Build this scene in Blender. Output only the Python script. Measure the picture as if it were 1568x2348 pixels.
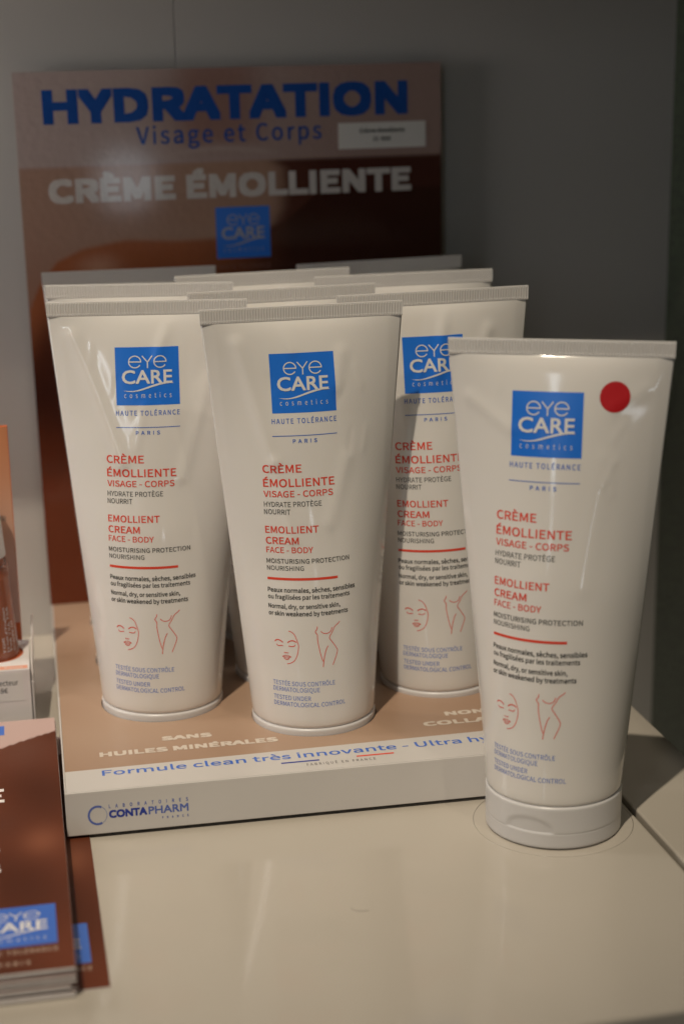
import bpy, bmesh, math, os, random
from mathutils import Matrix, Vector
random.seed(4)
S = 0.001                                   # the script is written in millimetres
for o in list(bpy.data.objects): bpy.data.objects.remove(o)
scene = bpy.context.scene
COL = scene.collection
R_ = math.radians

# ------------------------------------------------------------------ camera
cp, cy_, cr = 0.2699, 0.1840, -0.0161
fwd = Vector((math.sin(cy_)*math.cos(cp), math.cos(cy_)*math.cos(cp), -math.sin(cp)))
rgt = Vector((math.cos(cy_), -math.sin(cy_), 0)); up = rgt.cross(fwd)
r2 = rgt*math.cos(cr) + up*math.sin(cr); u2 = up*math.cos(cr) - rgt*math.sin(cr)
cam = bpy.data.cameras.new('camera'); camo = bpy.data.objects.new('camera', cam); COL.objects.link(camo)
mw = Matrix((r2, u2, -fwd)).transposed().to_4x4(); mw.translation = Vector((-1.03, -569.0, 277.75))*S
camo.matrix_world = mw
cam.sensor_fit = 'VERTICAL'; cam.sensor_height = 36; cam.sensor_width = 24
cam.lens = 3812.4/2348*36
cam.clip_start = 0.01; cam.clip_end = 50
cam.dof.use_dof = True; cam.dof.focus_distance = 0.640; cam.dof.aperture_fstop = 6.6
scene.camera = camo

# ------------------------------------------------------------------ world, lamps, exposure
world = bpy.data.worlds.new('World'); scene.world = world; world.use_nodes = True
bg = world.node_tree.nodes['Background']; bg.inputs[0].default_value = (0.92, 0.93, 1.0, 1); bg.inputs[1].default_value = 0.010

def lamp(name, loc, target, size, power, color, spread=180):
    l = bpy.data.lights.new(name, 'AREA'); l.shape = 'DISK'; l.size = size; l.energy = power; l.color = color; l.spread = R_(spread)
    o = bpy.data.objects.new(name, l); COL.objects.link(o); o.location = loc
    d = Vector(target) - Vector(loc); o.rotation_euler = d.to_track_quat('-Z', 'Y').to_euler()
    return o
KD = Vector((0.2175, 0.347, -0.912))
tgt = Vector((0.10, 0.02, 0.09))
WARM = (1.0, 0.865, 0.68)
sl = bpy.data.lights.new('ceiling_spot_key', 'SPOT'); sl.energy = 235; sl.color = WARM; sl.shadow_soft_size = 0.026; sl.spot_size = R_(12.8); sl.spot_blend = 1.0
so = bpy.data.objects.new('ceiling_spot_key', sl); COL.objects.link(so); so.location = tgt - KD*3.0
so.rotation_euler = (Vector((0.045, 0.035, 0.06)) - so.location).to_track_quat('-Z', 'Y').to_euler()
lamp('ceiling_spot_far', (0.60, -0.95, 2.5), tgt, 0.04, 5.0, WARM)
lamp('ceiling_spot_aisle', (-0.75, -1.15, 2.4), tgt, 0.04, 5.0, WARM)
lamp('counter_lamp', (0.15, -1.5, 0.10), (0.1, 0.1, 0.15), 0.09, 0.10, (0.86, 0.92, 1.0))
lp = lamp('shop_window', (-0.95, -1.75, 0.75), (0.08, 0.06, 0.12), 0.07, 1.6, (0.82, 0.91, 1.0)); lp.data.shape = 'RECTANGLE'; lp.data.size_y = 0.9
lp = lamp('wall_fill_light', (-0.33, 0.125, 0.28), (0.05, 0.23, 0.24), 0.10, 0.80, (1.0, 0.93, 0.87)); lp.data.shape = 'RECTANGLE'; lp.data.size_y = 0.22  # added fill lamp out of view, brightens the left side of the wall
vs = scene.view_settings
scene.display_settings.display_device = 'sRGB'
vs.view_transform = 'Standard'; vs.look = 'None'; vs.exposure = 0; vs.gamma = 1; vs.use_curve_mapping = False
scene.cycles.max_bounces = 8; scene.cycles.use_denoising = True
scene.cycles.sample_clamp_indirect = 4

# ------------------------------------------------------------------ materials
def mat(name, col, rough=0.5, noise=0.0, nscale=40, bump=0.0, bscale=200, coat=0.0, spec=0.5, sss=0.0, metal=0.0, rnoise=0.0, sheen=0.0):
    m = bpy.data.materials.new(name); m.use_nodes = True; nt = m.node_tree; b = nt.nodes['Principled BSDF']
    b.inputs['Base Color'].default_value = (*col, 1); b.inputs['Roughness'].default_value = rough
    b.inputs['Specular IOR Level'].default_value = spec; b.inputs['Metallic'].default_value = metal
    b.inputs['Coat Weight'].default_value = coat; b.inputs['Coat Roughness'].default_value = 0.07
    if sheen: b.inputs['Sheen Weight'].default_value = sheen
    if sss:
        b.inputs['Subsurface Weight'].default_value = sss; b.inputs['Subsurface Radius'].default_value = (1, 0.8, 0.6); b.inputs['Subsurface Scale'].default_value = 0.003
    tc = nt.nodes.new('ShaderNodeTexCoord')
    if noise or rnoise:
        n = nt.nodes.new('ShaderNodeTexNoise'); n.inputs['Scale'].default_value = nscale; n.inputs['Detail'].default_value = 5
        nt.links.new(tc.outputs['Object'], n.inputs['Vector'])
        if noise:
            mr = nt.nodes.new('ShaderNodeMapRange'); mr.inputs['From Min'].default_value = 0.3; mr.inputs['From Max'].default_value = 0.7
            mr.inputs['To Min'].default_value = 1-noise; mr.inputs['To Max'].default_value = 1+noise
            nt.links.new(n.outputs['Fac'], mr.inputs['Value'])
            mx = nt.nodes.new('ShaderNodeMix'); mx.data_type = 'RGBA'; mx.blend_type = 'MULTIPLY'; mx.inputs[0].default_value = 1
            mx.inputs[6].default_value = (*col, 1); nt.links.new(mr.outputs[0], mx.inputs[7]); nt.links.new(mx.outputs[2], b.inputs['Base Color'])
        if rnoise:
            mr = nt.nodes.new('ShaderNodeMapRange'); mr.inputs['From Min'].default_value = 0.3; mr.inputs['From Max'].default_value = 0.7
            mr.inputs['To Min'].default_value = max(0.02, rough-rnoise); mr.inputs['To Max'].default_value = rough+rnoise
            nt.links.new(n.outputs['Fac'], mr.inputs['Value']); nt.links.new(mr.outputs[0], b.inputs['Roughness'])
    if bump:
        n = nt.nodes.new('ShaderNodeTexNoise'); n.inputs['Scale'].default_value = bscale; n.inputs['Detail'].default_value = 4
        nt.links.new(tc.outputs['Object'], n.inputs['Vector'])
        bp = nt.nodes.new('ShaderNodeBump'); bp.inputs['Strength'].default_value = bump; bp.inputs['Distance'].default_value = 0.0006
        nt.links.new(n.outputs['Fac'], bp.inputs['Height']); nt.links.new(bp.outputs[0], b.inputs['Normal'])
    return m
def vcmat(name, rough=0.35, coat=0.0, bump=0.0, bscale=400, spec=0.5):      # printed picture: colour from the sheet's own colour attribute
    m = mat(name, (1, 1, 1), rough, bump=bump, bscale=bscale, coat=coat, spec=spec); nt = m.node_tree
    a = nt.nodes.new('ShaderNodeAttribute'); a.attribute_name = 'Col'
    nt.links.new(a.outputs['Color'], nt.nodes['Principled BSDF'].inputs['Base Color']); return m

M = dict(
    tube=mat('white_tube_plastic', (0.80, 0.775, 0.74), 0.095, noise=0.012, nscale=25, bump=0.03, bscale=120, sss=0.12),
    crimp=mat('white_crimp_plastic', (0.71, 0.69, 0.67), 0.35, noise=0.02, nscale=60, sss=0.1),
    cap=mat('white_cap_plastic', (0.68, 0.67, 0.67), 0.30, noise=0.015, nscale=40, sss=0.1),
    blue=mat('blue_ink', (0.022, 0.19, 0.78), 0.28), bluetext=mat('blue_text_ink', (0.05, 0.16, 0.60), 0.3),
    red=mat('red_ink', (0.78, 0.07, 0.035), 0.3), black=mat('black_ink', (0.02, 0.025, 0.025), 0.35),
    inkwhite=mat('white_ink', (0.80, 0.79, 0.78), 0.3), navy=mat('navy_ink', (0.02, 0.045, 0.32), 0.4), slate=mat('slate_blue_ink', (0.10, 0.15, 0.45), 0.4),
    greytext=mat('grey_ink', (0.18, 0.17, 0.17), 0.5), maroon=mat('maroon_ink', (0.22, 0.10, 0.08), 0.4), claim=mat('off_white_ink', (0.66, 0.58, 0.50), 0.4), creamtext=mat('cream_ink', (0.62, 0.50, 0.40), 0.4),
    cardwhite=mat('white_coated_board', (0.60, 0.575, 0.55), 0.38, noise=0.02, nscale=30, bump=0.03, bscale=500),
    paper=mat('white_label_paper', (0.74, 0.73, 0.70), 0.6, noise=0.02, nscale=80),
    pages=mat('leaflet_page_paper', (0.74, 0.70, 0.69), 0.7, noise=0.05, nscale=300),
    dotred=mat('red_sticker', (0.52, 0.008, 0.012), 0.42), orange=mat('orange_board_edge', (0.62, 0.13, 0.03), 0.5),
    peach=mat('peach_print', (0.78, 0.36, 0.24), 0.5),
    shelf=mat('cream_gloss_laminate', (0.49, 0.45, 0.39), 0.075, noise=0.025, nscale=9, rnoise=0.04, bump=0.006, bscale=60),
    shelfedge=mat('shelf_edge_band', (0.46, 0.42, 0.35), 0.35),
    wall=mat('grey_painted_panel', (0.50, 0.485, 0.465), 0.42, noise=0.03, nscale=5, bump=0.03, bscale=30),
    gap=mat('dark_panel_gap', (0.06, 0.055, 0.05), 0.8),
    
    liquid=mat('amber_cream', (0.42, 0.10, 0.022), 0.25, coat=0.5), whitecap=mat('white_bottle_cap', (0.66, 0.64, 0.62), 0.3),
    card=vcmat('card_print', 0.6, coat=0.5, bump=0.55, bscale=260, spec=0.1), leaf=vcmat('leaflet_print', 0.5, bump=0.05, bscale=300, spec=0.18), board=vcmat('stand_print', 0.45),
)
M['cardblue'] = mat('card_blue_ink', (0.012, 0.08, 0.36), 0.6, coat=0.5, bump=0.55, bscale=260, spec=0.1); M['palegrey'] = mat('card_pale_ink', (0.62, 0.59, 0.56), 0.6, coat=0.5, bump=0.55, bscale=260, spec=0.1)
g = mat('clear_bottle_glass', (1, 0.97, 0.94), 0.03); g.node_tree.nodes['Principled BSDF'].inputs['Transmission Weight'].default_value = 1.0; M['glass'] = g
# felt: short dark green fibres
fm = mat('dark_green_felt', (0.044, 0.062, 0.034), 0.95, noise=0.8, nscale=700, bump=1.0, bscale=1500, spec=0.1, sheen=0.25); M['felt'] = fm
# tray top: skin-tone print behind a white strip along the front
tm = mat('tray_top_print', (0.8, 0.8, 0.8), 0.36, bump=0.03, bscale=500); nt = tm.node_tree; M['traytop'] = tm
tc = nt.nodes.new('ShaderNodeTexCoord'); sp = nt.nodes.new('ShaderNodeSeparateXYZ'); nt.links.new(tc.outputs['Object'], sp.inputs[0])
ma = nt.nodes.new('ShaderNodeMath'); ma.operation = 'MULTIPLY_ADD'; ma.inputs[1].default_value = -0.02; nt.links.new(sp.outputs[0], ma.inputs[0]); nt.links.new(sp.outputs[1], ma.inputs[2])
gt = nt.nodes.new('ShaderNodeMath'); gt.operation = 'GREATER_THAN'; gt.inputs[1].default_value = 0.0195; nt.links.new(ma.outputs[0], gt.inputs[0])
nz = nt.nodes.new('ShaderNodeTexNoise'); nz.inputs['Scale'].default_value = 14; nz.inputs['Detail'].default_value = 1; nt.links.new(tc.outputs['Object'], nz.inputs['Vector'])
cr_ = nt.nodes.new('ShaderNodeValToRGB'); cr_.color_ramp.elements[0].position = 0.35; cr_.color_ramp.elements[1].position = 0.68
cr_.color_ramp.elements[0].color = (0.37, 0.24, 0.165, 1); cr_.color_ramp.elements[1].color = (0.43, 0.295, 0.21, 1); nt.links.new(nz.outputs['Fac'], cr_.inputs[0])
mx = nt.nodes.new('ShaderNodeMix'); mx.data_type = 'RGBA'; mx.inputs[6].default_value = (0.60, 0.575, 0.55, 1)
nt.links.new(gt.outputs[0], mx.inputs[0]); nt.links.new(cr_.outputs[0], mx.inputs[7]); nt.links.new(mx.outputs[2], nt.nodes['Principled BSDF'].inputs['Base Color'])

# ------------------------------------------------------------------ mesh helpers
def link(name, me, m=None, parent=None, smooth=False):
    o = bpy.data.objects.new(name, me); COL.objects.link(o)
    if m is not None and not me.materials: me.materials.append(m)
    if smooth: me.polygons.foreach_set('use_smooth', [True]*len(me.polygons))
    if parent is not None: o.parent = parent
    return o
def mesh(name, V, F):
    me = bpy.data.meshes.new(name); me.from_pydata([(v[0]*S, v[1]*S, v[2]*S) for v in V], [], F); me.update(); return me
def tag(o, label=None, cat=None, group=None, kind=None):
    if label: o['label'] = label
    if cat: o['category'] = cat
    if group: o['group'] = group
    if kind: o['kind'] = kind
    return o
def empty(name, loc=(0, 0, 0), mat3=None):
    o = bpy.data.objects.new(name, None); COL.objects.link(o); o.empty_display_size = 0.02
    mm = (mat3 or Matrix.Identity(3)).to_4x4(); mm.translation = Vector(loc)*S; o.matrix_world = mm; return o
def rbox(name, x0, x1, y0, y1, z0, z1, m, parent=None, bev=0.0, seg=2):
    bm = bmesh.new(); bmesh.ops.create_cube(bm, size=1)
    for v in bm.verts: v.co = Vector(((x0+x1)/2+v.co.x*(x1-x0), (y0+y1)/2+v.co.y*(y1-y0), (z0+z1)/2+v.co.z*(z1-z0)))*S
    if bev: bmesh.ops.bevel(bm, geom=bm.edges[:], offset=bev*S, segments=seg, profile=0.5, affect='EDGES')
    me = bpy.data.meshes.new(name); bm.to_mesh(me); bm.free(); o = link(name, me, m, parent); return o
def lathe(name, prof, n, m, parent=None, smooth=True):
    V, F = [], []
    for (r, z) in prof:
        for k in range(n): a = 2*math.pi*k/n; V.append((r*math.cos(a), r*math.sin(a), z))
    for i in range(len(prof)-1):
        for k in range(n): F.append((i*n+k, i*n+(k+1) % n, (i+1)*n+(k+1) % n, (i+1)*n+k))
    F.append(tuple(range(n))[::-1]); F.append(tuple((len(prof)-1)*n+k for k in range(n)))
    return link(name, mesh(name, V, F), m, parent, smooth)

# ------------------------------------------------------------------ lettering: glyph outlines become thin printed meshes
FD = bpy.utils.system_resource('DATAFILES', path='fonts') or ''
try: NOTO = bpy.data.fonts.load(os.path.join(FD, 'Noto Sans CJK Regular.woff2'))
except Exception: NOTO = None
_cache = {}
def glyphs(body, font='sans', track=1.0):
    key = (body, font, track)
    if key in _cache: return _cache[key]
    def get(b):
        c = bpy.data.curves.new('lettering', 'FONT'); c.body = b; c.resolution_u = 3; c.space_character = track
        if font == 'sans' and NOTO: c.font = NOTO
        o = bpy.data.objects.new('lettering', c); COL.objects.link(o); bpy.context.view_layer.update()
        me = o.evaluated_get(bpy.context.evaluated_depsgraph_get()).to_mesh()
        V = [(v.co.x, v.co.y) for v in me.vertices]; F = [tuple(p.vertices) for p in me.polygons]
        o.to_mesh_clear(); bpy.data.objects.remove(o); bpy.data.curves.remove(c); return V, F
    V, F = get(body); H, _ = get('H'); ch = max(v[1] for v in H)
    _cache[key] = (V, F, ch); return _cache[key]
def text(body, x0, x1, base, cap, font='sans', track=1.0, weight=0.0, slope=0.0):
    """-> list of layers (verts2d, faces); stretched so that the ink spans x0..x1; weight in mm thickens the strokes"""
    V, F, ch = glyphs(body, font, track)
    a = min(v[0] for v in V); b = max(v[0] for v in V)
    w = weight/2; sx = (x1-x0-weight)/(b-a); sy = (cap-weight)/ch
    out = []
    offs = [(0, 0)] if not weight else [(-w, -w), (w, -w), (-w, w), (w, w), (0, 0)]
    if weight > 1.2: offs += [(-w, 0), (w, 0), (0, w), (0, -w)]
    for dx, dy in offs:
        out.append(([(x0+w+(v[0]-a)*sx+dx, base+w+v[1]*sy+dy+slope*(x0+(v[0]-a)*sx)) for v in V], F))
    return out
def stroke(pts, w, close=False):
    """polyline -> ribbon; w is a width or a function of 0..1"""
    n = len(pts); V, F = [], []
    for i, p in enumerate(pts):
        a = pts[max(i-1, 0)]; b = pts[min(i+1, n-1)]
        dx, dy = b[0]-a[0], b[1]-a[1]; L = math.hypot(dx, dy) or 1
        ww = (w(i/(n-1)) if callable(w) else w)/2
        V += [(p[0]-dy/L*ww, p[1]+dx/L*ww), (p[0]+dy/L*ww, p[1]-dx/L*ww)]
        if i: F.append((2*i-2, 2*i-1, 2*i+1, 2*i))
    return [(V, F)]
def smoothline(p, k=5):
    out = []
    for i in range(len(p)-1):
        a, b, c, d = p[max(i-1, 0)], p[i], p[i+1], p[min(i+2, len(p)-1)]
        for j in range(k):
            t = j/k
            out.append(tuple(0.5*((2*b[q])+(-a[q]+c[q])*t+(2*a[q]-5*b[q]+4*c[q]-d[q])*t*t+(-a[q]+3*b[q]-3*c[q]+d[q])*t**3) for q in (0, 1)))
    return out + [p[-1]]
def arc(cx, cy, r, a0, a1, n=28):
    return [(cx+r*math.cos(R_(a0+(a1-a0)*i/n)), cy+r*math.sin(R_(a0+(a1-a0)*i/n))) for i in range(n+1)]
def rect(x0, x1, y0, y1, nx=1, ny=1):
    V = [(x0+(x1-x0)*i/nx, y0+(y1-y0)*j/ny) for j in range(ny+1) for i in range(nx+1)]
    F = [(j*(nx+1)+i, j*(nx+1)+i+1, (j+1)*(nx+1)+i+1, (j+1)*(nx+1)+i) for j in range(ny) for i in range(nx)]
    return [(V, F)]
def disc(cx, cy, r, n=40):
    V = [(cx, cy)]; F = []
    for q in range(1, 5): V += arc(cx, cy, r*q/4, 0, 360, n)[:-1]
    for k in range(n):
        F.append((0, 1+k, 1+(k+1) % n))
        for q in range(3): F.append((1+q*n+k, 1+(q+1)*n+k, 1+(q+1)*n+(k+1) % n, 1+q*n+(k+1) % n))
    return [(V, F)]
def print_on(name, layers, surf, m, parent, h=0.05):
    V, F = [], []
    for k, (v2, f2) in enumerate(layers):
        n0 = len(V); hh = h + 0.004*(k % 12)
        V += [surf(x, y, hh) for x, y in v2]; F += [tuple(i+n0 for i in f) for f in f2]
    return link(name, mesh(name, V, F), m, parent)

def seg(a, b, n=7): return [(a[0]+(b[0]-a[0])*i/n, a[1]+(b[1]-a[1])*i/n) for i in range(n+1)]
def logo_layers(x0, y1, w, hgt):
    """white drawing inside the blue square; source coordinates measured on the print"""
    kx, ky = w/1110, hgt/1050
    def L(x, y): return (x0+(x-(198+0.0228*(y-118)))*kx, y1-(y-(118-0.0163*(x-198)))*ky)
    P = lambda pts: [L(*p) for p in pts]
    lay = []
    for cx, cy in ((547, 378), (985, 370)):
        a = [(cx+105*math.cos(R_(t)), cy-105*math.sin(R_(t))) for t in range(0, 330, 8)]
        lay += stroke(P(a), 19*kx); lay += stroke(P(seg((cx-96, cy), (cx+113, cy-2))), 19*kx)
    lay += stroke(P(seg((672, 268), (768, 380))), 19*kx); lay += stroke(P(seg((850, 262), (768, 380))), 19*kx); lay += stroke(P(seg((768, 372), (768, 490))), 19*kx)
    bx0, by = L(325, 790); bx1 = L(1200, 752)[0]
    lay += text('CARE', bx0, bx1, by+0.3*hgt/22.5, 246*ky, font='built', weight=0.010*w)
    top = smoothline([(345, 900), (460, 903), (560, 893), (700, 850), (820, 806), (920, 773), (1010, 752), (1100, 744), (1170, 746), (1225, 758)])
    bot = smoothline([(345, 901), (440, 917), (530, 916), (650, 895), (780, 852), (900, 814), (1000, 786), (1100, 768), (1170, 761), (1225, 759)])
    V = []; F = []
    for a, b in zip(P(top), P(bot)): V += [a, b]
    F = [(2*i, 2*i+1, 2*i+3, 2*i+2) for i in range(len(top)-1)]
    lay.append((V, F))
    cx0, cb = L(362, 1038); cx1 = L(1183, 1020)[0]
    lay += text('cosmetics', cx0, cx1, cb+0.15*hgt/22.5, 88*ky, track=1.45)
    return lay

# ------------------------------------------------------------------ setting: shelf, side board, wall, partition, shelf above
SA = 0.0374
sh = empty('shelf', (0, 0, 0), Matrix.Rotation(SA, 3, 'Z')); tag(sh, 'glossy cream laminate shelf carrying the whole display', 'shelf', kind='structure')
rbox('board', -420, 208.6, -161.8, 236, -24, 0, M['shelf'], sh, bev=1.6, seg=4)
rbox('side_board', 209.9, 248.4, -161.8, 236, -24, 0.9, M['shelf'], sh, bev=0.9, seg=3)
wl = empty('back_wall', (0, 228, 0)); tag(wl, 'grey painted wall panels behind the display', 'wall', kind='structure')
rbox('panel', -500, 72.45, 0, 12, -300, 520, M['wall'], wl, bev=0.25)
rbox('panel', 72.75, 620, 0, 12, -300, 520, M['wall'], wl, bev=0.25)
rbox('backing', -490, 610, 9, 14, -290, 510, M['gap'], wl)
fp = rbox('partition_wall', 316.3, 335, -420, 231, -300, 520, M['felt'], None, bev=1.5); tag(fp, 'dark green felt partition beside the shelf', 'partition', kind='structure')
us = rbox('upper_shelf', -430, 312, 109, 231, 330, 348, M['shelf'], None, bev=1.2); tag(us, 'shelf board above the display', 'shelf', kind='structure')

# ------------------------------------------------------------------ cream tubes
TR, TW, ZB, ZT, TH = 24.9, 78.5, 16.1, 174.9, 180.6
def dents(kind):
    rnd = random.Random(kind*17+3)
    if kind == 0:   ridges = [((-30, 168), (-12, 118), 3.0, .75), ((8, 172), (3, 158), 2.6, .55), ((24, 150), (12, 112), 2.8, .5), ((-2, 140), (-6, 124), 2.0, .20)]
    elif kind == 1: ridges = [((-26, 168), (-15, 122), 3.0, .75), ((-8, 172), (-5, 164), 2.4, .35), ((14, 162), (11, 150), 3.0, .5), ((-14, 122), (-9, 92), 2.4, .42), ((14, 122), (6, 98), 3.0, .40)]
    elif kind == 2: ridges = [((4, 172), (0, 148), 2.6, .6), ((22, 164), (16, 150), 2.8, .6), ((-20, 160), (-12, 118), 2.6, .30)]
    else:           ridges = [((-32, 160), (-17, 150), 2.6, .35), ((17, 140), (11, 96), 4.0, .22), ((30, 164), (20, 158), 3.0, .25)]
    for _ in range(5):                       # small creases from handling
        x, z = rnd.uniform(-24, 24), rnd.uniform(128, 170); an = rnd.uniform(-.6, .6); L = rnd.uniform(3, 9)
        ridges.append(((x, z), (x+L*math.sin(an), z-L*math.cos(an)), 1.25, rnd.choice((-1, 1))*rnd.uniform(.08, .16)))
    bumps = [(rnd.uniform(-26, 26), rnd.uniform(60, 165), rnd.uniform(9, 18), rnd.uniform(-.45, .45)) for _ in range(12)]
    return ridges, bumps
def make_surf(kind):
    ridges, bumps = dents(kind)
    def disp(s, z):
        d = 0.0
        for (x0, z0), (x1, z1), w, a in ridges:
            vx, vz = x1-x0, z1-z0; L2 = vx*vx+vz*vz; t = max(0, min(1, ((s-x0)*vx+(z-z0)*vz)/L2))
            q = ((s-x0-vx*t)**2+(z-z0-vz*t)**2)/(w*w)
            if q < 9: d += a*math.exp(-q)
        for x, zz, r, a in bumps: d += a*math.exp(-((s-x)**2+(z-zz)**2)/(r*r))
        f = min(1, (ZT-z)/8)*min(1, max(0, (z-ZB-10)/30))
        return d*max(0, f)
    def base(a, z):
        t = max(0, min(1, (z-ZB)/(ZT-ZB))); s = a*TR
        # a = angle from the front; mirrored past the side seams
        side = a
        if a > math.pi/2: sl = math.pi-a
        elif a < -math.pi/2: sl = -math.pi-a
        else: sl = a
        x = (1-t)*TR*math.sin(a)+t*sl*TR
        y = -TR*math.cos(a)*(0.89*(1-t**1.4)+0.075*(1-t**14)+0.035*(1-t**60))
        c = math.cos(a); th = 0.55*t*min(1, abs(c)*5)*(1 if c > 0 else -1)
        return x, y-th
    def surf(s, z, h=0.0):
        a = s/TR
        if z < ZB+1.6:                                       # rounded lower lip
            k = (ZB+1.6-z)/1.6; sc = 1-0.035*k*k
            x, y = base(a, z); x *= sc; y *= sc
        else: x, y = base(a, z)
        front = abs(a) < math.pi/2
        d = h + (disp(s, z) if front else 0)
        if d:
            e = 0.01; x2, y2 = base(a+e, z); tx, ty = x2-x, y2-y; L = math.hypot(tx, ty) or 1
            x += ty/L*d; y += -tx/L*d
        return (x, y, z)
    return surf
def tube_body(kind):
    surf = make_surf(kind); n = 208
    zs = [ZB, ZB+0.25, ZB+0.6, ZB+1.1, ZB+1.6] + [ZB+4+(ZT-ZB-8)*i/140 for i in range(141)] + [ZT-3.4, ZT-2.8, ZT-2.2, ZT-1.6, ZT-1.1, ZT-0.7, ZT-0.3, ZT]
    V, F = [], []
    for z in zs:
        for k in range(n):
            a = -math.pi+2*math.pi*k/n; V.append(surf(a*TR, z))
    for i in range(len(zs)-1):
        for k in range(n): F.append((i*n+k, i*n+(k+1) % n, (i+1)*n+(k+1) % n, (i+1)*n+k))
    F.append(tuple(range(n))[::-1])
    return mesh('body', V, F), surf
def crimp_mesh():
    nr = 74; per = 4; n = nr*per; V, F = [], []
    prof = [(ZT-0.2, .50, 0, 0), (ZT+0.25, .62, 0, 0), (ZT+0.55, .62, 0, .30), (ZT+0.85, .62, 0, .30), (ZT+1.05, .60, 0, 0), (ZT+1.2, .56, .26, 0), (TH-0.75, .50, .26, 0), (TH-0.5, .46, 0, 0), (TH-0.1, .42, 0, 0), (TH, .30, 0, 0)]
    for sgn in (-1, 1):
        for z, th, rib, dot in prof:
            w = TW/2+0.15*(z-ZT)/5
            for k in range(n+1):
                x = -w+2*w*k/n; m_ = math.cos(2*math.pi*k/per)
                V.append((x, sgn*(th+(rib+dot)*m_*0.5), z))
    c = n+1; nr_ = len(prof)
    for sgn in (0, 1):
        o0 = sgn*nr_*c
        for i in range(nr_-1):
            for k in range(n):
                q = (o0+i*c+k, o0+i*c+k+1, o0+(i+1)*c+k+1, o0+(i+1)*c+k); F.append(q if sgn == 0 else q[::-1])
    for i in range(nr_-1):                                    # ends
        for k in (0, n):
            q = (i*c+k, (i+1)*c+k, nr_*c+(i+1)*c+k, nr_*c+i*c+k); F.append(q if k == 0 else q[::-1])
    for k in range(n):                                        # top
        i = nr_-1; F.append((i*c+k, i*c+k+1, nr_*c+i*c+k+1, nr_*c+i*c+k))
    return mesh('crimp', V, F)
def cap_mesh():
    n = 160; V, F = [], []
    prof = [(22.5, 0.0), (24.2, 0.02), (24.75, 0.2), (25.0, 0.6)] + [(25.05, 1+i*0.6) for i in range(8)] + [(25.08, 5.55), (25.0, 5.75), (25.0, 5.95), (25.1, 6.15)] + [(25.12, 6.5+i*0.55) for i in range(16)] + [(25.12, 15.3), (24.95, 15.8), (24.2, 16.2), (18, 16.3)]
    for r, z in prof:
        for k in range(n):
            a = 2*math.pi*k/n-math.pi; s = (a+math.pi/2)*25
            if a < -math.pi/2-1.6: s = 99
            rr = r
            if 6.1 < z < 12.5 and abs(s) < 9.5:
                zt = 6.1+6.2*math.sqrt(1-(s/9.5)**2)
                if z < zt: rr -= 0.6*min(1, (zt-z)/1.6)*min(1, (9.5-abs(s))/1.5)*(1-0.5*(z-6.1)/6.2)
            V.append((rr*math.cos(a), rr*math.sin(a), z))
    for i in range(len(prof)-1):
        for k in range(n): F.append((i*n+k, i*n+(k+1) % n, (i+1)*n+(k+1) % n, (i+1)*n+k))
    F.append(tuple(range(n))[::-1]); F.append(tuple((len(prof)-1)*n+k for k in range(n)))
    return mesh('cap', V, F)
CRIMP, CAP = crimp_mesh(), cap_mesh()
def face_lines():
    X = lambda x: -18.46+(x-373)*0.04705
    Y = lambda y: 56.02-(y-980)*0.046
    def pl(p, w): return stroke([(X(a), Y(b)) for a, b in smoothline(p)], w)
    L = []
    L += pl([(500, 980), (525, 988), (548, 1010), (563, 1045), (575, 1085), (579, 1112), (572, 1160), (560, 1200), (540, 1235), (515, 1255), (490, 1265), (475, 1267)], .27)
    for b in ([(373, 1080), (385, 1066), (405, 1062), (425, 1068), (446, 1082)], [(487, 1082), (505, 1068), (530, 1062), (550, 1068), (562, 1076)]): L += pl(b, .40)
    for b in ([(388, 1100), (394, 1110), (410, 1114), (430, 1110), (445, 1110)], [(492, 1110), (510, 1112), (530, 1113), (545, 1107), (550, 1096)]): L += pl(b, .30)
    L += pl([(452, 1167), (462, 1172), (472, 1169), (482, 1172), (491, 1167)], .25)
    L += pl([(435, 1205), (455, 1195), (465, 1192), (473, 1195), (482, 1191), (495, 1196), (512, 1204)], .17)
    L += pl([(437, 1206), (455, 1213), (475, 1215), (495, 1212), (512, 1204)], .17); L += pl([(437, 1206), (475, 1203), (511, 1204)], .14)
    L += pl([(450, 1220), (465, 1228), (480, 1228), (496, 1219)], .27)
    X2 = lambda x: -1.98+(x-725)*0.047
    Y2 = lambda y: 58.84-(y-893)*0.0427
    def pl2(p, w): return stroke([(X2(a), Y2(b)) for a, b in smoothline(p, 3)], w)
    L += pl2([(743, 918), (742, 935), (735, 950), (725, 965), (735, 985), (742, 1000), (741, 1040), (748, 1100), (760, 1170), (770, 1215), (779, 1247)], .27)
    L += pl2([(828, 1105), (812, 1135), (800, 1175), (790, 1220), (783, 1265), (779, 1300)], .27)
    L += pl2([(772, 963), (780, 975), (795, 985), (820, 990), (845, 982), (860, 965), (868, 938)], .27)
    L += pl2([(940, 893), (925, 910), (893, 935), (870, 980), (842, 1030), (860, 1065), (890, 1115), (905, 1145), (908, 1165), (895, 1210), (875, 1260), (863, 1290)], .27)
    return L
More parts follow.
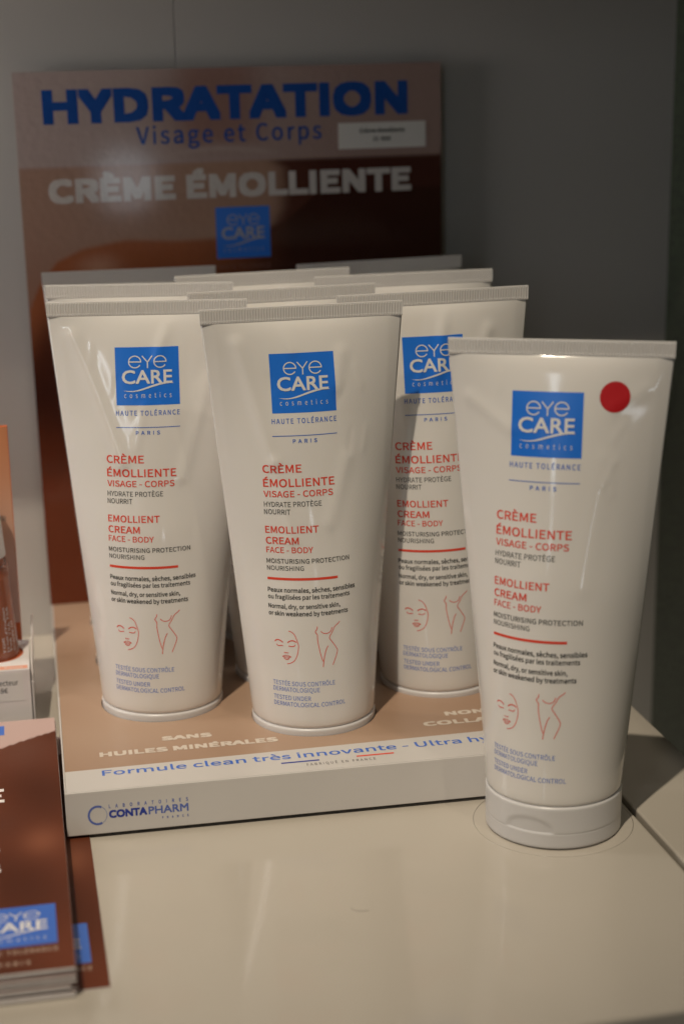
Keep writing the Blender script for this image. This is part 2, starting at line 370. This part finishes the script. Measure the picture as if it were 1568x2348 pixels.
def tube_prints(surf, parent, ds=0.0):
    sf = lambda x, y, h: surf(x+ds, y, h)
    lg = print_on('logo_square', rect(-14.1, 10.9, 140.6, 163.0, 28, 20), sf, M['blue'], parent, 0.04)
    print_on('logo_lettering', logo_layers(-14.1, 163.0, 25.0, 22.4), sf, M['inkwhite'], lg, 0.13)
    b = text('HAUTE TOLÉRANCE', -14.5, 10.7, 136.6, 1.95, track=1.12, weight=.07)
    b += rect(-14.6, 10.65, 131.85, 132.12, 30, 1)
    b += text('PARIS', -6.8, 2.6, 129.15, 1.5, track=1.3, weight=.09)
    print_on('brand_lettering', b, sf, M['bluetext'], parent)
    t = text('CRÈME', -19.4, -4.05, 117.9, 3.1, weight=.15) + text('ÉMOLLIENTE', -19.5, 8.55, 112.5, 3.1, weight=.15)
    t += text('VISAGE - CORPS', -19.6, 7.7, 108.6, 2.4, weight=.08)
    t += text('EMOLLIENT', -19.9, 1.4, 94.5, 2.75, weight=.13) + text('CREAM', -20.0, -6.6, 90.2, 2.75, weight=.13)
    t += text('FACE - BODY', -20.1, -1.2, 86.7, 2.3, weight=.08)
    t += rect(-20.4, 8.1, 76.0, 76.95, 34, 1)
    print_on('product_lettering', t, sf, M['red'], parent)
    t = text('HYDRATE PROTÈGE', -19.7, 3.05, 104.8, 1.95, weight=.02) + text('NOURRIT', -19.8, -9.25, 101.9, 1.95, weight=.02)
    t += text('MOISTURISING PROTECTION', -20.3, 13.4, 82.6, 1.78, weight=.03) + text('NOURISHING', -20.3, -5.2, 79.8, 1.78, weight=.03)
    t += text('Peaux normales, sèches, sensibles', -20.5, 15.5, 71.2, 1.78, weight=.09) + text('ou fragilisées par les traitements', -20.5, 13.0, 68.5, 1.78, weight=.09)
    t += text('Normal, dry, or sensitive skin,', -20.5, 8.6, 64.8, 1.78, weight=.09) + text('or skin weakened by treatments', -20.5, 11.9, 62.0, 1.78, weight=.09)
    print_on('description_lettering', t, sf, M['black'], parent)
    print_on('line_drawing', face_lines(), sf, M['red'], parent)
    t = text('TESTÉE SOUS CONTRÔLE', -20.3, 5.1, 33.9, 1.75, weight=.0) + text('DERMATOLOGIQUE', -20.3, -1.1, 31.4, 1.75, weight=.0)
    t += text('TESTED UNDER', -20.3, -4.8, 28.0, 1.75, weight=.0) + text('DERMATOLOGICAL CONTROL', -20.3, 9.2, 25.4, 1.75, weight=.0)
    print_on('tested_lettering', t, sf, M['bluetext'], parent)
def lean(ang, lx, ly):
    k = Vector((lx, ly, TH)).normalized()
    return Vector((0, 0, 1)).rotation_difference(k).to_matrix() @ Matrix.Rotation(ang, 3, 'Z')
def make_tube(kind, loc, ang, lx, ly, ds=0.0):
    t = empty('cream_tube', loc, lean(ang, lx, ly))
    me, surf = tube_body(kind); link('body', me, M['tube'], t, True)
    link('crimp', CRIMP, M['crimp'], t); link('cap', CAP, M['cap'], t, True)
    tube_prints(surf, t, ds); return t, surf
def copy_tube(src, loc, ang, lx, ly):
    def cp(o, par):
        c = o.copy(); COL.objects.link(c)
        if par is not None: c.parent = par
        for ch in o.children: cp(ch, c)
        return c
    t = cp(src, None); mm = lean(ang, lx, ly).to_4x4(); mm.translation = Vector(loc)*S; t.matrix_world = mm; return t
G = 'cream tubes standing in the cardboard display tray'
TZ = 4.0
tubes = []
tA, _ = make_tube(0, (43.1, 85.8, TZ), -0.112, 1.3, 1.8, ds=1.0); tag(tA, 'white cream tube standing foremost in the tray column nearest the brown leaflets', 'tube', G)
tB, _ = make_tube(1, (102.5, 57.2, TZ), 0.0, -1.2, 0.9); tag(tB, 'white cream tube at the very front of the tray, middle column, wholly unobstructed', 'tube', G)
tC, _ = make_tube(2, (162.1, 85.1, TZ), -0.026, -3.1, -2.6); tag(tC, 'white cream tube in the tray partly hidden by the tube with the red dot', 'tube', G)
Q = 52.67
for src, x, y, a, lx, ly, lab in (
    (tB, 43.1, 85.8+Q, -0.067, 2.2, 1.2, 'white cream tube directly behind the foremost tube of the column nearest the leaflets'),
    (tC, 102.5, 57.2+Q, 0.052, -1.0, -1.7, 'white cream tube directly behind the front tube of the middle column'),
    (tA, 162.1, 85.1+Q, -0.044, -2.0, 2.7, 'white cream tube directly behind the tube that the red dot tester partly hides'),
    (tA, 102.5, 57.2+2*Q, 0.068, -1.2, 0.1, 'white cream tube third from the front in the middle column of the tray'),
    (tC, 43.1, 85.8+2*Q, 0.081, 1.3, -0.8, 'shaded cream tube at the back of the tray, below the letters CR of CRÈME'),
    (tB, 162.1, 85.1+2*Q, 0.054, -2.3, -1.1, 'shaded cream tube at the back of the tray, below the letters LIENTE')):
    tag(copy_tube(src, (x, y, TZ), a, lx, ly), lab, 'tube', G)
tR, sR = make_tube(3, (178.3, -25.0, 0.08), -0.433, 0.3, 3.0, ds=-1.9)
tag(tR, 'white cream tube with a red dot sticker standing directly on the shelf', 'tube')
[c for c in tR.children if c.name.startswith('cap')][0].rotation_euler.z = -0.24
print_on('red_dot_sticker', disc(19.7, 161.6, 5.3), sR, M['dotred'], tR, 0.06)
disk = empty('base_disc', (178.3, -25.0, 0)); tag(disk, 'very thin round disc under the tube with the red dot', 'disk')
lathe('disc', [(29.7, 0.004), (29.3, 0.012), (28.2, 0.03), (26, 0.035)], 96, M['shelf'], disk)  # flat disc in the shelf's own laminate, its rim draws a faint ring

# ------------------------------------------------------------------ display tray
TWD, TDP, HT = 205, 226, 17.5
tr = empty('display_tray', (0, 0, 0)); tag(tr, 'low white cardboard tray with skin-tone printed top holding the nine tubes', 'tray')
def curve_panel(name, outline, holes, z, ext, m, parent):
    c = bpy.data.curves.new(name, 'CURVE'); c.dimensions = '2D'; c.fill_mode = 'BOTH'; c.extrude = ext*S
    for pts in [outline]+holes:
        s_ = c.splines.new('POLY'); s_.points.add(len(pts)-1); s_.use_cyclic_u = True
        for p, q in zip(s_.points, pts): p.co = (q[0]*S, q[1]*S, 0, 1)
    o = bpy.data.objects.new(name, c); COL.objects.link(o); bpy.context.view_layer.update()
    me = bpy.data.meshes.new_from_object(o.evaluated_get(bpy.context.evaluated_depsgraph_get())); bpy.data.objects.remove(o); bpy.data.curves.remove(c)
    for v in me.vertices: v.co.z += z*S
    me.materials.clear(); return link(name, me, m, parent)
holes = []
for x, y in ((43.1, 85.8), (102.5, 57.2), (162.1, 85.1)):
    for k in range(3): holes.append(arc(x, y+k*Q, 25.45, 0, 360, 64)[:-1][::-1])
curve_panel('top_panel', [(0.75, 0.75), (TWD-0.75, 0.75), (TWD-0.75, TDP-0.75), (0.75, TDP-0.75)], holes, HT-0.35, 0.3, M['traytop'], tr)
fpn = rbox('front_panel', 0, TWD, 0, 0.72, 1.5, HT, M['cardwhite'], tr, bev=0.33, seg=3)
FSL = 0.17                                  # the front panel slopes forward towards its foot
for v in fpn.data.vertices: v.co.y -= FSL*(HT*S-v.co.z)
rbox('side_panel', 0, 0.72, 0.75, TDP-0.75, 1.3, HT, M['cardwhite'], tr, bev=0.3)
rbox('side_panel', TWD-0.72, TWD, 0.75, TDP-0.75, 1.3, HT, M['cardwhite'], tr, bev=0.3)
rbox('back_panel', 0, TWD, TDP-0.72, TDP, 1.3, HT, M['cardwhite'], tr, bev=0.3)
rbox('base_panel', 2, TWD-2, 2.5, TDP-2, 0.55, 3.9, M['cardwhite'], tr)
top = lambda x, y, h: (x, y, HT-0.05+h)
frt = lambda x, y, h: (x, -h-FSL*(HT-y), y)
print_on('claim_lettering', text('SANS', 39.0, 58.9, 41.2, 4.0, weight=.7) + text('HUILES MINÉRALES', 14.3, 83.8, 30.6, 4.3, weight=.7)
         , top, M['claim'], tr)
print_on('claim_lettering', text('NON', 154.0, 170.5, 41.2, 4.0, weight=.7) + text('COLLANT', 143.0, 181.0, 32.2, 4.3, weight=.7), top, M['claim'], tr)
print_on('formula_lettering', text('Formule clean très innovante - Ultra hydratante', 14.4, 199.0, 13.0, 4.8, weight=.2), top, M['bluetext'], tr)
print_on('origin_lettering', text('FABRIQUÉ EN FRANCE', 90.9, 117.5, 5.0, 2.1, track=1.2, weight=.05), top, M['greytext'], tr)
print_on('flag_bar', rect(81.6, 96.3, 8.9, 10.0), top, M['navy'], tr)
print_on('flag_bar', rect(110.8, 125.4, 9.1, 10.2), top, M['red'], tr)
ring = stroke(arc(11.5, 8.5, 3.25, 62, 298, 36), 0.8)
print_on('maker_ring', ring, frt, M['slate'], tr)
print_on('maker_ring_tail', stroke(arc(11.6, 8.5, 3.3, 62, -62, 30), lambda t: 0.16), frt, M['slate'], tr)
print_on('maker_lettering', text('LABORATOIRES', 15.7, 44.9, 10.75, 1.35, track=1.9, weight=.10) + text('FRANCE', 35.0, 44.8, 5.0, 0.85, track=2.0, weight=.08), frt, M['slate'], tr)
print_on('maker_name', text('CONTA', 15.6, 29.6, 7.05, 2.9, font='built', weight=.36), frt, M['navy'], tr)
print_on('maker_name', text('PHARM', 30.1, 44.9, 7.05, 2.9, font='built', weight=.2), frt, M['slate'], tr)

# ------------------------------------------------------------------ header card
CW, CH, CY = 199.2, 253.6, 221.6
card = empty('display_card', (-0.3, CY, HT), Matrix.Rotation(R_(-0.45), 3, 'Y')); tag(card, 'glossy brown header card reading HYDRATATION standing behind the tubes', 'card')
rbox('card_board', 0, CW, 0.2, 1.8, 0, CH, M['cardwhite'], card, bev=0.15)
def lerp(a, b, t): t = max(0, min(1, t)); return tuple(p+(q-p)*t for p, q in zip(a, b))
def sstep(a, b, x): t = max(0, min(1, (x-a)/(b-a))); return t*t*(3-2*t)
SHX = [(0, 140), (1.5, 148), (6, 158), (14.6, 168), (27, 173.5), (47, 176.8), (72, 175.4), (88, 175.8), (105, 177), (122, 182), (140, 196)]
def interp(tab, x):
    if x <= tab[0][0]: return tab[0][1]
    for (a, b), (c, d) in zip(tab, tab[1:]):
        if x <= c: return b+(d-b)*(x-a)/(c-a)
    return tab[-1][1]
NECK = [(150, 108), (172, 110), (188, 120), (200, 121.5), (207, 121), (211, 116), (214, 104), (216, 88), (219, 70), (222, 60)]
def card_col(x, z):
    band = 210.8
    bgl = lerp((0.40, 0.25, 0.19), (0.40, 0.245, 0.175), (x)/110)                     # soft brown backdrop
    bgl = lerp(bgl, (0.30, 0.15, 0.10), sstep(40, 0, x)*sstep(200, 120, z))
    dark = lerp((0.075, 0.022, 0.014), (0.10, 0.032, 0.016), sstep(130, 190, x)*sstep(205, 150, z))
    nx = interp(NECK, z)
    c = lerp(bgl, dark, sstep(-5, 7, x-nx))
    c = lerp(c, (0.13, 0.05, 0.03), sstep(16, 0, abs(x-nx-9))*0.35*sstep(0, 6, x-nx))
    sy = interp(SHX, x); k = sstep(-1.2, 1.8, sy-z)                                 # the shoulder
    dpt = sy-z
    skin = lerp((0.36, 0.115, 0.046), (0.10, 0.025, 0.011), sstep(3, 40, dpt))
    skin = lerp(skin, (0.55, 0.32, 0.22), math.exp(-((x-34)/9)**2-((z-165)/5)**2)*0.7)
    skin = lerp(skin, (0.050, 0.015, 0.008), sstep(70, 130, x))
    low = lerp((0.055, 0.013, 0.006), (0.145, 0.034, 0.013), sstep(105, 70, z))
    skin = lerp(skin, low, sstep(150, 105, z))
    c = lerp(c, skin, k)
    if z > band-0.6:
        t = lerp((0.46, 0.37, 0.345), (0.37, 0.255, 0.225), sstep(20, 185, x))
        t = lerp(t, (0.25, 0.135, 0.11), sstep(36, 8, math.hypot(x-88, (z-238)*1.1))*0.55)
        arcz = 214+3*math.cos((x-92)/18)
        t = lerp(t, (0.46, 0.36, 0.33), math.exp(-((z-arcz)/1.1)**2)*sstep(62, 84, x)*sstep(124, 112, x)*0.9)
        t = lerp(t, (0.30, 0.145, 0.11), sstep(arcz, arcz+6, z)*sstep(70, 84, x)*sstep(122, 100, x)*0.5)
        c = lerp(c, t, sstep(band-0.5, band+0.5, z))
    return (*c, 1)
def picture(name, x0, x1, y0, y1, nx, ny, surf, colf, m, parent, h):
    (V2, F2), = rect(x0, x1, y0, y1, nx, ny)
    me = mesh(name, [surf(x, y, h) for x, y in V2], F2); at = me.color_attributes.new('Col', 'FLOAT_COLOR', 'POINT')
    for i, (x, y) in enumerate(V2): at.data[i].color = colf(x, y)
    return link(name, me, m, parent)
cs = lambda x, y, h: (x, 0.2-h, y)
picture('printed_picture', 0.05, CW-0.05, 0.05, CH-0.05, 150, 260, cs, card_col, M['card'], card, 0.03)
z0 = HT
print_on('title_lettering', text('HYDRATATION', 12.6, 183.0, 247.6-z0, 15.4, weight=2.5), cs, M['cardblue'], card, 0.08)
print_on('subtitle_lettering', text('Visage et Corps', 54.5, 141.3, 237.4-z0, 8.0, weight=.25, track=1.08), cs, M['cardblue'], card, 0.08)
print_on('cream_lettering', text('CRÈME ÉMOLLIENTE', 12.8, 184.2, 211.9-z0, 11.0, weight=1.7), cs, M['palegrey'], card, 0.08)
lq = print_on('logo_square', rect(89.6, 115.3, 183.3-z0, 207.3-z0, 4, 4), cs, M['blue'], card, 0.08)
print_on('logo_lettering', logo_layers(89.6, 207.3-z0, 25.7, 24.0), cs, mat('logo_pale_ink', (0.42, 0.44, 0.52), 0.4), lq, 0.14)
print_on('brand_lettering', text('HAUTE TOLÉRANCE', 90.0, 115.0, 178.3-z0, 2.1, track=1.1), cs, M['maroon'], card, 0.08)
st = rbox('price_sticker', 149.3, 191.6, -0.02, 0.12, 232.2-z0, 244.2-z0, M['paper'], card)
sts = lambda x, y, h: (x, -0.02-h, y)
print_on('sticker_lettering', text('Crème émolliente', 159.6, 181.4, 239.4-z0, 2.0, weight=.12) + text('21', 166.0, 168.6, 235.6-z0, 1.9, weight=.12) + text('90€', 169.8, 174.6, 235.6-z0, 1.9, weight=.12), sts, M['black'], st, 0.05)

# ------------------------------------------------------------------ leaflets
LW, LH = 100, 202
def leaf_col(x, y):                        # x from the right-hand edge (negative), y from the bottom edge
    n = 0.5+0.5*math.sin(x*0.09+y*0.031+1.3)*math.cos(y*0.047-x*0.03)
    c = lerp((0.075, 0.020, 0.009), (0.150, 0.040, 0.018), n)
    c = lerp(c, (0.23, 0.08, 0.042), math.exp(-((x+8)/7)**2-((y-88)/11)**2)*0.8)
    c = lerp(c, (0.085, 0.03, 0.018), math.exp(-((x+24)/10)**2-((y-105)/14)**2)*0.6)
    c = lerp(c, (0.12, 0.05, 0.034), math.exp(-((x+14)/14)**2-((y-170)/20)**2)*0.6)
    ln = LH-14.0+x*0.62+((x+12)**2)*-0.003
    c = lerp(c, (0.52, 0.375, 0.345), sstep(-0.25, 0.25, y-ln))
    return (*c, 1)
def leaf_base(t, thick):
    rbox('sheet', -LW, 0, 0, LH, 0, thick, M['pages'], t, bev=0.06)
def leaf_print(t, thick):
    ls = lambda x, y, h: (x, y, thick+h)
    picture('printed_picture', -LW+0.05, -0.05, 0.05, LH-0.05, 70, 140, ls, leaf_col, M['leaf'], t, 0.03)
    print_on('blue_panel', rect(-62, -20.6, 187.6, 197.4), ls, M['bluetext'], t, 0.07)
    lq = print_on('logo_square', rect(-30.6, -4.9, 15.8, 41.2), ls, M['bluetext'], t, 0.07)
    print_on('logo_lettering', logo_layers(-30.6, 41.2, 25.7, 25.4), ls, M['inkwhite'], lq, 0.11)
    print_on('brand_lettering', text('HAUTE TOLÉRANCE', -30.6, -4.9, 11.3, 2.3, track=1.1) + text('PARIS', -23, -13.5, 4.6, 2.0, track=1.3, weight=.06), ls, M['creamtext'], t, 0.07)
    print_on('headline_lettering', rect(-29, -21.0, 132.4, 134.9) + rect(-29, -21.9, 127.7, 130.0) + rect(-29, -20.8, 122.9, 125.3), ls, M['inkwhite'], t, 0.07)
    print_on('subhead_lettering', text('e', -28.5, -22.6, 80.0, 8.4, weight=.9) + text('s', -28.0, -22.2, 66.2, 8.4, weight=.9), ls, M['inkwhite'], t, 0.07)
NL = 12
thk = 0.84
proto = None
for i in range(NL):
    topmost = i == NL-1
    dx, dy = random.uniform(-2.2, 0.2), random.uniform(-0.4, 1.6)
    if i in (0, 1): dx, dy = -0.4-0.3*i, 0.3
    if i > NL-4: dx, dy = -0.2*(NL-1-i), -0.2+0.5*(NL-1-i)
    if topmost: dx, dy = 0, 0
    t = empty('leaflet', (-0.2+dx, -110.3+dy, 0.45+i*(thk+0.02)), Matrix.Rotation(R_(0.5)+(0 if topmost else random.uniform(-.006, .006)), 3, 'Z'))
    leaf_base(t, thk)
    if topmost:
        leaf_print(t, thk); proto = t
        tag(t, 'brown printed leaflet with blue logo on top of the stack beside the tray', 'leaflet', 'stacked leaflets')
    else:
        rbox('printed_cover', -LW+0.1, -0.1, 0.1, LH-0.1, thk+0.004, thk+0.012, mat('leaflet_brown_cover', (0.19, 0.065, 0.036), 0.45) if i == 0 else bpy.data.materials['leaflet_brown_cover'], t)
        tag(t, 'brown leaflet inside the stack, only its white page edge showing', 'leaflet', 'stacked leaflets')
t = empty('leaflet', (10.0, -106.6, 0.01), Matrix.Rotation(R_(1.0), 3, 'Z'))
leaf_base(t, 0.35); leaf_print(t, 0.35); tag(t, 'single brown leaflet lying on the shelf, sticking out from under the stack', 'leaflet')

# ------------------------------------------------------------------ corrector stand and bottle
cs_ = empty('counter_stand', (0, 0, 0)); tag(cs_, 'small white cardboard counter stand with peach backboard and a price label', 'stand')
M['standwhite'] = mat('white_stand_board', (0.76, 0.73, 0.72), 0.4, noise=0.02, nscale=30)
CX1, CX0, CZ = -10.8, -110, 30.2
curve_panel('top_panel', [(CX0+.7, 100.75), (CX1-.7, 100.75), (CX1-.7, 137.3), (CX0+.7, 137.3)], [arc(-25.3-34*k, 122, 12.1, 0, 360, 48)[:-1][::-1] for k in (0, 1)], CZ-0.35, 0.3, M['standwhite'], cs_)
rbox('front_panel', CX0, CX1, 100, 100.72, 0, CZ, M['standwhite'], cs_, bev=0.3)
rbox('side_panel', CX1-0.68, CX1, 100.75, 137.4, 0, CZ-0.1, M['standwhite'], cs_)
rbox('side_panel', CX0, CX0+0.68, 100.75, 137.4, 0, CZ-0.1, M['standwhite'], cs_)
V = [(-10.3, 101, 0), (-10.3, 150, 0), (-9.2, 150, 37.5), (-9.4, 139, 36), (-10.2, 112, 30.4), (-10.3, 101, 24)]
V += [(x+0.5, y, z) for x, y, z in V]
F = [(5, 4, 3, 2, 1, 0), (6, 7, 8, 9, 10, 11)] + [(i, (i+1) % 6, 6+(i+1) % 6, 6+i) for i in range(6)]
link('side_flap', mesh('side_flap', V, F), M['standwhite'], cs_)
lathe('hole_rim', [(10.6, CZ-2.6), (12.0, CZ-1.8), (12.05, CZ-0.8), (12.05, CZ-0.45)], 48, M['orange'], cs_).location = (-25.3*S, 122*S, 0)
bb = rbox('backboard', CX0, -13.7, 138, 140, 0, 126.5, M['orange'], cs_, bev=0.2)
bs = lambda x, y, h: (x, 138-h, y)
def board_col(x, z): return (*lerp(lerp((0.66, 0.46, 0.40), (0.66, 0.40, 0.29), sstep(50, 90, z)), (0.62, 0.255, 0.12), sstep(75, 124, z)), 1)
picture('printed_picture', CX0+.3, -14.0, 38.2, 126.2, 4, 40, bs, board_col, M['board'], bb, 0.04)
print_on('backboard_lettering', text('CORRECTEUR', -36.5, -16.9, 84.6, 2.3, weight=.04), bs, M['greytext'], bb, 0.09)
fs = lambda x, y, h: (x, 100-h, y)
ts = lambda x, y, h: (x, y, CZ-0.05+h)
print_on('peach_strip', rect(CX0+1, CX1-0.9, 101.2, 105.0), ts, M['peach'], cs_)
print_on('strip_lettering', text('LABORATOIRES - PARIS', -44, -13.6, 102.2, 1.3, weight=.03), ts, M['inkwhite'], cs_, 0.09)
lb = rbox('price_label', -38, -13.9, 99.86, 99.97, 16.4, 28.9, M['paper'], cs_)
lsf = lambda x, y, h: (x, 99.86-h, y)
print_on('label_lettering', text('Correcteur', -29.0, -15.9, 23.5, 2.3, weight=.03) + text('8€', -23.4, -20.4, 20.2, 2.2, weight=.03), lsf, M['black'], lb, 0.04)
bt = empty('bottle', (-25.3+1.6, 121.5, 6), Matrix.Rotation(-0.055, 3, 'Y')); tag(bt, 'amber glass bottle with white cap standing in the counter stand', 'bottle')
lathe('liquid', [(8.3, 0.8), (8.6, 1.5), (8.6, 58.5), (7.5, 60.5), (5, 62)], 64, M['liquid'], bt)
lathe('glass', [(9.3, 0), (9.9, 0.6), (10.0, 2), (10.0, 64.5), (9.4, 66.6), (6.5, 67.6)], 64, M['glass'], bt)
lathe('cap', [(9.4, 68.0), (9.7, 68.3), (9.75, 69), (9.2, 104), (8.8, 105), (7.5, 105.3)], 64, M['whitecap'], bt)
def bsurf(x, y, h):
    a = y/10.0-math.pi/2; return ((10.0+h)*math.cos(a), (10.0+h)*math.sin(a), x)
vl = []
for s_, w0, w1, b in ((5.2, 27, 34, '...TOR'), (7.0, 27, 47, '12 rue d\'Enghien'), (8.8, 27, 47, 'TVA 75A 75A'), (10.6, 27, 40, 'made in')):
    vl += [([(x, s_-(y)) for x, y in v], f) for v, f in text(b.replace('...', ''), w0, w1, 0, 1.1)]
print_on('lettering', vl, bsurf, M['inkwhite'], bt, 0.05)

# ------------------------------------------------------------------ a stray fibre on the shelf
pts = smoothline([(0, 3.4), (0.5, 1.8), (1.6, 0.7), (3.4, 0.25), (5.6, 0.4)], 6); V = []; F = []
for k, (x, y) in enumerate(pts):
    for a in range(6): V.append((92.0+x, -77+y+0.06*math.cos(a*math.pi/3), 0.075+0.06*math.sin(a*math.pi/3)))
    if k: F += [((k-1)*6+a, (k-1)*6+(a+1) % 6, k*6+(a+1) % 6, k*6+a) for a in range(6)]
tag(link('fibre', mesh('fibre', V, F), M['greytext']), 'tiny curled fibre lying on the bare shelf in front of the tray', 'fibre')
